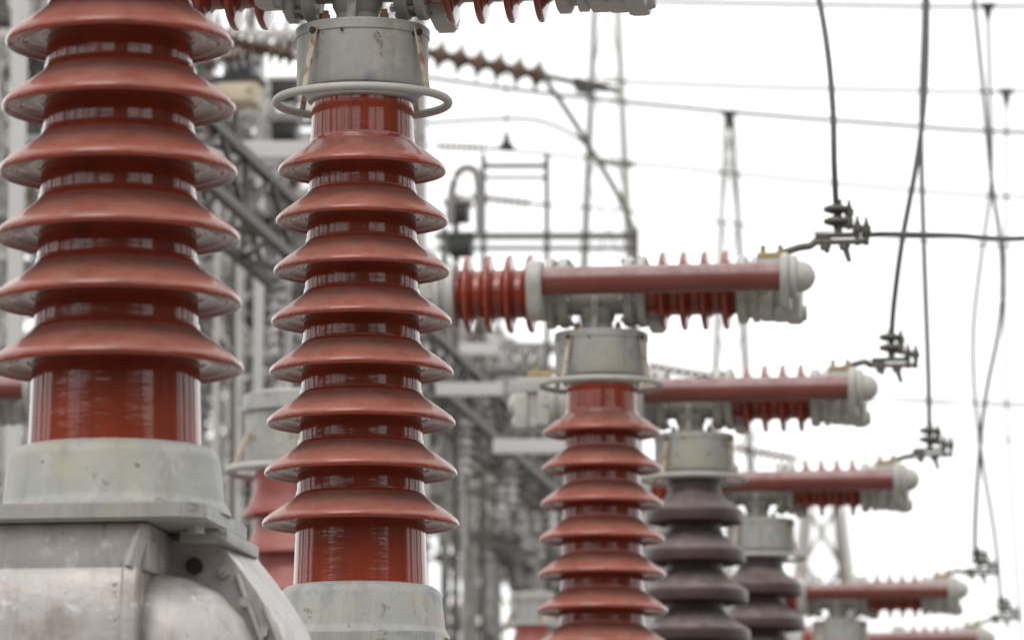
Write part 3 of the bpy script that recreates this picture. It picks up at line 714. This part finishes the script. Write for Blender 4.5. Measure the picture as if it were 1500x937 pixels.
for (x0, x1, y, D, lab) in ((300, 445, 178, 40, 'upper thin lattice beam between near columns'), (300, 445, 335, 41, 'lower thin lattice beam between near columns'), (300, 440, 435, 43, 'middle thin lattice beam in the near gap'), (640, 830, 548, 46, 'thin lattice beam under the third breaker arm'),
                            (640, 830, 628, 47, 'thin lattice beam level with the nearer brown breaker arm'), (650, 840, 718, 48, 'thin lattice beam under the nearer brown breaker arm level'), (0, 60, 254, 40, 'thin lattice beam left of the large near column')):
    x = x0 + 8
    while x < x1:
        m_ = random.choice(('glass_grey', 'glass_grey', 'glass_brown')); pa = P(x, y + 1, D); pa.z = P(x0, y, D).z
        string(('pale grey' if m_ == 'glass_grey' else 'brown') + ' string under the ' + lab, pa, pa + Vector((random.uniform(-.12, .12), .05, -random.uniform(.28, .5))), .055, 6, m_, 'strings hanging from the ' + lab, .06)
        x += random.uniform(16, 30)
# --- one dark lattice rail that slants down through the picture as it runs back
truss_beam('dark lattice rail running back from the near gap to the third breaker', rowpt(25.5, -5.2, 6.1), rowpt(48, -5.2, 6.1), .34, .3, 30, 'dark_steel', None, .055, .03)
for D in (25.7, 33.5, 47): steel_post_at(rowpt(D, -5.2), 6.08, 'slim post under the dark lattice rail behind the breakers', 'slim posts under the dark lattice rail', False)
for i in range(16):
    D = 27 + i * 1.25; pa = rowpt(D, -5.2 + (.12 if i % 2 else -.12), 6.08)
    string('pale grey string hung under the dark lattice rail', pa, pa + Vector((0, 0, -.42)), .06, 6, 'glass_grey', 'strings under the dark lattice rail', .05)
# --- pieces seen between the two near columns
steel_post('white steel post behind the gap left of the large near column', 30, -60, 27, 0.075, 'box_white')
steel_post('pale square post between the near columns, left of its twin', 382, 60, 33, 0.055, 'box_white')
steel_post('pale thick post half hidden by the second red column', 417, 325, 30, 0.08, 'box_white')
cross_beam('white channel beam spanning behind the gap between near columns', 296, 222, 470, 222, 32, 0.115, 'box_white')
cabinet('relay_box', 'small beige box in the gap between the near columns', 318, 117, 376, 151, 32.4, 0.25, 'box_beige', 'box_black')
cabinet('relay_box', 'black box above the small beige box', 326, 86, 368, 112, 32.5, 0.25, 'box_black', 'box_black')
cabinet('relay_box', 'black box beside the ring of the second red column', 396, 118, 432, 144, 33, 0.2, 'box_black', 'galvanised')
cabinet('relay_box', 'lower black box below the grading ring of the second column', 396, 178, 432, 204, 33, 0.2, 'box_black', 'galvanised')
cabinet('relay_box', 'upper black box right of the second red column', 652, 297, 684, 322, 36, 0.2, 'box_black', 'galvanised')
cabinet('relay_box', 'lower black box right of the second red column', 656, 345, 690, 372, 36, 0.2, 'box_black', 'galvanised')
steel_post('dark square post carrying the two black boxes right of second column', 668, 290, 36.25, 0.04, 'dark_steel')
steel_post('dark post behind the beige box between the near columns', 345, 85, 32.8, 0.03, 'dark_steel')
# --- white equipment in front of the left arm of the third breaker
cross_beam('white channel beam under the left arm of the third breaker', 638, 570, 736, 572, 31, 0.075, 'box_white')
cross_beam('white channel beam just below the left arm of the nearer brown breaker', 722, 654, 850, 656, 31, 0.085, 'box_white')
cross_beam('pale channel beam higher behind the left arm of third breaker', 630, 512, 730, 514, 40, 0.09, 'box_white')
# --- a shorter grey capped column between the two near ones
def capped_column(label, px, py, D, s):
    c = P(px, py, D); k = D / F * s; z = c.z
    t = thing('instrument_transformer', label, 'transformer', (c.x, c.y, 0), -ROW)
    obj('head_cap', lathe('head', [(0, z), (70 * k, z), (80 * k, z - 4 * k), (82 * k, z - 28 * k), (76 * k, z - 30 * k), (76 * k, z - 104 * k), (70 * k, z - 110 * k), (0, z - 112 * k)], 'paint_grey', 40), t)
    obj('grading_ring', tube_mesh('ring', [(100 * k * math.cos(a), 100 * k * math.sin(a), z - 114 * k) for a in [math.pi * i / 24 for i in range(48)]], 6 * k, 'paint_light', 10, True), t)
    for a in (0.6, 2.17, 3.74, 5.3):
        d = Vector((math.cos(a), math.sin(a), 0)); strut(t, 'ring_strap', d * 76 * k + Vector((0, 0, z - 60 * k)), d * 100 * k + Vector((0, 0, z - 112 * k)), 0.02, 'rusty_steel')
    zb = 2.6
    core = obj('column_insulator', lathe('core', [(62 * k, z - 110 * k), (72 * k, zb)], 'porcelain_dull', 40), t)
    i = 0; zz = z - 178 * k
    while zz > zb + 30 * k:
        r = (80 + 1.2 * i) * k; rc = 61 * k
        me = lathe('shed', [(rc, zz + 56 * k), (rc * 1.03, zz + 40 * k), (rc + (r - rc) * .5, zz + 14 * k), (r, zz + 2 * k), (r, zz - 3 * k), (rc, zz + 2 * k)], 'porcelain_dull', 40, 60)
        obj('shed', me, core); zz -= 57 * k; i += 1
    obj('tank', lathe('tank', [(0, 1.7), (.4, 1.7), (.42, 1.75), (.42, 2.55), (.3, zb + .02), (0, zb + .02)], 'paint_grey', 32), t)
    for sx in (-.3, .3):
        for sy in (-.3, .3): strut(t, 'support_leg', (sx, sy, 0), (sx, sy, 1.72), .09, 'galvanised')
capped_column('dull red column with tall grey cap between the two near columns', 436, 577, 22, 1.0)
capped_column('far column with grey round cap low behind the third red column', 780, 868, 30, .42)

# --- upper strain string and wires of the switchyard
WD = 44.0
S1a, S1b = P(600, 72, WD), P(800, 112, WD)
string('large brown strain insulator with seven discs right of the near head', S1a, S1b, 0.17, 7, 'glass_brown', None, link=0.55)
string('brown disc string behind the grading ring of the second column', P(640, 214, 50), P(712, 217, 50), 0.06, 9, 'glass_brown', None, link=.1)
string('brown disc string below the rectangular pipe frame', P(690, 288, 50), P(778, 298, 50), 0.07, 9, 'glass_brown', None, link=.1)
string('pale brown disc string above the second arm right of third head', P(950, 536, 52), P(1062, 556, 52), 0.09, 9, 'glass_brown', None)
string('pale brown disc string below the brown breaker arm', P(1075, 655, 54), P(1165, 672, 54), 0.08, 9, 'glass_brown', None)
string('brown disc string crossing high between the near columns', P(310, 52, 30), P(432, 84, 30), 0.10, 9, 'glass_brown', None)
string('lower brown disc string crossing between the near columns', P(320, 88, 31), P(440, 62, 31), 0.09, 9, 'glass_brown', None)
def wire(pix, r, label, group='thin overhead wires across the sky'):
    o = obj('overhead_wire', tube_mesh('overhead_wire', smooth([P(*p) for p in pix], 6), r, 'wire', 6)); return tag(o, label, 'wire', group)
wire([(560, -6, 40), (930, 2, WD), (1200, 7, WD), (1500, 9, WD), (2050, -10, WD)], 0.0180, 'highest thin overhead wire, holding a black wire clamp', None)
wire([(886, 119, WD), (1100, 127, WD), (1300, 132, WD), (1500, 134, WD), (2050, 120, WD)], 0.0150, 'thin overhead wire running on from the large brown strain insulator', None)
wire([(600, 110, WD + 2), (800, 137, WD + 2), (1068, 164, WD + 2), (1300, 182, WD + 2), (1500, 194, WD + 2), (2050, 205, WD + 2)], 0.0210, 'thin overhead wire passing the small mast peak', None)
wire([(712, 217, 50), (850, 230, 50), (1060, 253, 50), (1300, 275, 50), (1500, 289, 50), (2050, 305, 50)], 0.0165, 'thin overhead wire starting at the string behind the ring', None)
wire([(778, 298, 50), (930, 310, 50), (1100, 330, 50), (1300, 347, 50), (1500, 361, 50), (2050, 380, 50)], 0.0135, 'thin overhead wire starting at the string below the pipe frame', None)
wire([(600, 182, 46), (742, 174, 46), (800, 180, 46), (850, 205, 46), (884, 238, 46), (930, 243, 46)], 0.0180, 'sagging jumper wire left of the narrow lattice tower', None)
wire([(800, 118, 45), (842, 180, 45), (866, 220, 45), (905, 285, 45), (932, 345, 45)], 0.0270, 'slanting jumper wire crossing the narrow lattice tower', None)
wire([(1165, 590, 60), (1290, 588, 60), (1500, 590, 60), (2050, 580, 60)], 0.0150, 'lower thin overhead wire above the second brown columned breaker', None)
wire([(1100, 640, 62), (1290, 640, 62), (1500, 645, 62), (2050, 640, 62)], 0.0120, 'lowest thin overhead wire right of the brown breakers', None)
wire([(1060, 555, 52), (1200, 568, 52), (1500, 596, 52), (2050, 620, 52)], 0.0090, 'thin overhead wire running on from the pale brown disc string', None)
def wire_clamp(px, py, D, label, up=False, s=1.0):
    c = P(px, py, D); k = D / F * s; d = -1 if not up else 1
    t = thing('wire_clamp', label, 'clamp', c, 0, None)
    bm = bmesh.new(); bx(bm, -11 * k, 11 * k, -3 * k, 3 * k, -3 * k, 5 * k, 1 * k); obj('saddle', bm_mesh('saddle', bm, 'box_black'), t)
    bm = bmesh.new(); cyl(bm, (0, 0, 0), (0, 0, d * 24 * k), 8 * k, 8, 2.5 * k); obj('taper', bm_mesh('taper', bm, 'box_black'), t)
wire_clamp(1447, 9, D7 + 1, 'black wire clamp on the highest overhead wire')
wire_clamp(1474, 134, D7 + 9, 'black wire clamp on the overhead wire below the highest one')
wire_clamp(742, 216, 46, 'black wire clamp under the sagging jumper wire', True)
wire_clamp(1068, 166, WD + 2, 'black wire clamp over the small mast peak')
tag(obj('dropper_wire', tube_mesh('dropper_wire', [P(742, 216, 46), P(742, 174, 46), P(741, 110, 44.2)], 0.008, 'wire', 6)), 'short dropper wire above the black wire clamp', 'wire')

# --- far lattice towers
def tower(label, px, ytop, ybase_half, D, n, w_top, w_bot, leg=.10, br=.05):
    p = P(px, ytop, D)
    return lattice_column(label, (p.x, p.y, 0), p.z, w_bot, w_top, n, 'galvanised', None, leg, br, -ROW + .2, 'lattice_tower')
tower('tall narrow lattice tower behind the third breaker', 888, -40, 0, 62, 11, 0.25, 1.5, .04, .02)
tower('small mast with pointed peak right of the tall lattice tower', 1068, 172, 0, 66, 10, 0.10, 1.3, .036, .018)
tower('distant lattice tower low between the brown and far red breakers', 1205, 735, 0, 80, 10, 0.5, 2.6, .11, .07)
# --- rectangular pipe frame and gantry arm left of the tower
def pipe_frame(label, x0, y0, x1, D, drop, r, legs):
    a = P(x0, y0, D); b = P(x1, y0, D); b.z = a.z
    t = thing('pipe_frame', label, 'frame', (a.x, a.y, 0), 0)
    o_ = Vector((a.x, a.y, 0))
    strut(t, 'top_rail', a - o_, b - o_, r * 2, 'dark_steel'); dz = Vector((0, 0, drop)); strut(t, 'lower_rail', a - o_ - dz, b - o_ - dz, r * 1.4, 'dark_steel')
    for f in legs:
        c = a.lerp(b, f) - o_; strut(t, 'leg', (c.x, c.y, 0), c + Vector((0, 0, .1)), r * 2.2, 'dark_steel')
pipe_frame('rectangular pipe frame on posts left of the narrow tower', 706, 243, 804, 42, .10, .02, (0.02, .97))
pipe_frame('long low pipe rail joining the narrow tower at arm height', 636, 346, 936, 58, .14, .04, (0.05, .98))
# --- gantry that carries the strain strings on the left
for gx, gl in ((-250, 'far gantry leg behind the large near column'), (585, 'far gantry leg hidden behind the second red column')):
    p = P(gx, -60, WD); lattice_column('lattice ' + gl, (p.x, p.y, 0), p.z, .5, .35, 14, 'galvanised', None, .05, .03)
p = P(-250, 60, WD); q = P(600, 60, WD); q.z = p.z
truss_beam('high gantry beam behind both near columns', p, q, .8, .7, 22, 'galvanised', None)
# --- leaning conduit and arch pipes among the rear equipment
tag(obj('arched_pipe', tube_mesh('arched_pipe', smooth([P(660, 330, 36), P(662, 280, 36), P(672, 252, 36), P(688, 246, 36), P(700, 262, 36), P(703, 340, 36)], 6), .03, 'galvanised', 8)), 'arched grey pipe above the black boxes right of second column', 'pipe')

# ------------------------------------------------------------------ unseen shapes added behind and beside the viewpoint for the glaze reflections
bld = thing('unseen_building', 'unseen tall brown building added for the glaze reflections', 'building', (0, -26, 0))  # out of view; width and height set to block sky in the glaze
bm = bmesh.new(); bx(bm, -3, 11, -10, 0, 0, 15.5); obj('wall', bm_mesh('wall', bm, 'render_wall'), bld)
bm = bmesh.new(); bx(bm, -3.4, 11.4, -10.4, .4, 15.5, 15.9); obj('roof', bm_mesh('roof', bm, 'concrete'), bld)
win = boxm('window', (-.8, .8, -.02, .06, 0, 1.7), 'window_glass')
for r_ in range(3):
    for i in range(4): obj('window', win, bld, T3(-1 + i * 3.3, 0, 2 + r_ * 3.6))
for i, (x, y) in enumerate(((-9, -6), (3.2, -7), (10, -4))):
    lattice_column('unseen lattice gantry leg added behind the viewpoint for reflections', (x, y, 0), 14, 1.3, .9, 12, 'dark_steel', 'gantry legs added behind the viewpoint', .16, .09)  # added legs, dark bars for the porcelain to reflect
truss_beam('unseen gantry beam added over the legs behind the viewpoint', (-9, -6.2, 11.5), (10, -5.4, 11.5), 1.1, .9, 18, 'dark_steel', None, .13, .08)  # added with the legs to break up the reflected sky
tr = thing('unseen_transformer', 'unseen dark grey transformer with radiator banks added for reflections', 'transformer', (7.5, -12, 0))  # out of view, added as a dark mass in the glaze reflections
bm = bmesh.new(); bx(bm, -3, 3, -1.6, 1.6, .4, 6.2, .1); obj('tank', bm_mesh('tank', bm, 'dark_steel'), tr)
bm = bmesh.new(); bx(bm, -3.3, 3.3, -1.9, 1.9, -.05, .4); obj('footing', bm_mesh('footing', bm, 'concrete'), tr)
rad = boxm('radiator', (-.05, .05, 1.6, 2.4, 1, 5.6), 'dark_steel')
for i in range(14): obj('radiator_fin', rad, tr, T3(-2.6 + i * .4, 0, 0))
bm = bmesh.new(); cyl(bm, (-2.4, 0, 7.6), (2.4, 0, 7.6), .6, 24); cyl(bm, (-1.6, 0, 6.1), (-1.6, 0, 7.2), .12); cyl(bm, (1.6, 0, 6.1), (1.6, 0, 7.2), .12); obj('conservator', bm_mesh('conservator', bm, 'dark_steel'), tr)

for i, (x, y, h, wd) in enumerate(((-14, -20, 17, .9), (-17, -16, 15, .7), (-18.5, -9, 16, .9), (-19, -5, 13, .6), (-20, 1, 17, 1.2), (-21, 6, 14, .8))):
    t = thing('unseen_pole', 'unseen tall pole added to stripe the glaze reflections', 'pole', (x, y, 0), 0, 'unseen poles added for the reflections')  # added poles that put dark stripes into the reflections
    obj('shaft', lathe('shaft', [(0, 0), (wd * .5, 0), (wd * .38, h), (0, h)], 'render_wall', 20), t)
    strut(t, 'cross_arm', (-1.6, 0, h - 1), (1.6, 0, h - 1), .25, 'dark_steel'); strut(t, 'cross_arm', (-1.3, 0, h - 3.2), (1.3, 0, h - 3.2), .25, 'dark_steel')
fw = thing('unseen_wall', 'unseen tall brown wall added on the right to block reflected sky', 'wall', (21, 4, 0))  # made-up wall that blocks sky reflected from the right
for i in range(5):
    bm = bmesh.new(); bx(bm, -.25, .25, -8, 8, i * 2.8, i * 2.8 + 2.77); obj('panel', bm_mesh('panel', bm, 'render_wall'), fw)
for y in (-8.2, 0, 8.2): strut(fw, 'column', (-.3, y, 0), (-.3, y, 14.2), .4, 'concrete')

for x0, x1, y0, y1, lab in ((-60, -3.6, -38, -28, 'unseen brown hall added left of the tall building for reflections'), (11.6, 60, -38, -28, 'unseen brown hall added right of the tall building for reflections'), (-62, -48, -26, 12, 'unseen brown block added at the left end for reflections'), (48, 62, -26, 12, 'unseen brown block added at the right end for reflections')):  # unseen halls, sized to keep low sky out of the glaze
    t = thing('unseen_hall', lab, 'building', ((x0 + x1) / 2, (y0 + y1) / 2, 0)); hx, hy = (x1 - x0) / 2, (y1 - y0) / 2
    bm = bmesh.new(); bx(bm, -hx, hx, -hy, hy, 0, 12.2); obj('wall', bm_mesh('wall', bm, 'render_wall'), t)
    bm = bmesh.new(); bx(bm, -hx - .3, hx + .3, -hy - .3, hy + .3, 12.2, 12.6); obj('roof', bm_mesh('roof', bm, 'concrete'), t)

for side, lab in ((-1, 'unseen thick pole added left of the breakers for reflections'), (1, 'unseen thick pole added right of the breakers for reflections')):  # thick poles added to break bright edge reflections on the columns
    for i, (dx, y, h, wd) in enumerate(((15, 9, 12, 1.3), (13, 13, 10, .7), (16, 16, 13, 1.6), (12.5, 19, 9, .6), (17, 22.5, 13, 1.8), (14, 26, 11, .9), (18, 30, 14, 2.0))):
        t = thing('added_side_pole', lab, 'mast', (side * (dx + 3 * (i % 2)), y, 0), .3 * i, 'side poles added for the reflections')
        obj('shaft', lathe('shaft', [(0, 0), (wd * .5, 0), (wd * .42, h), (0, h)], 'render_wall' if i % 2 else 'dark_steel', 20), t)
        obj('spike', lathe('spike', [(0, h), (.08, h), (.02, h + 3), (0, h + 3)], 'dark_steel', 10), t)
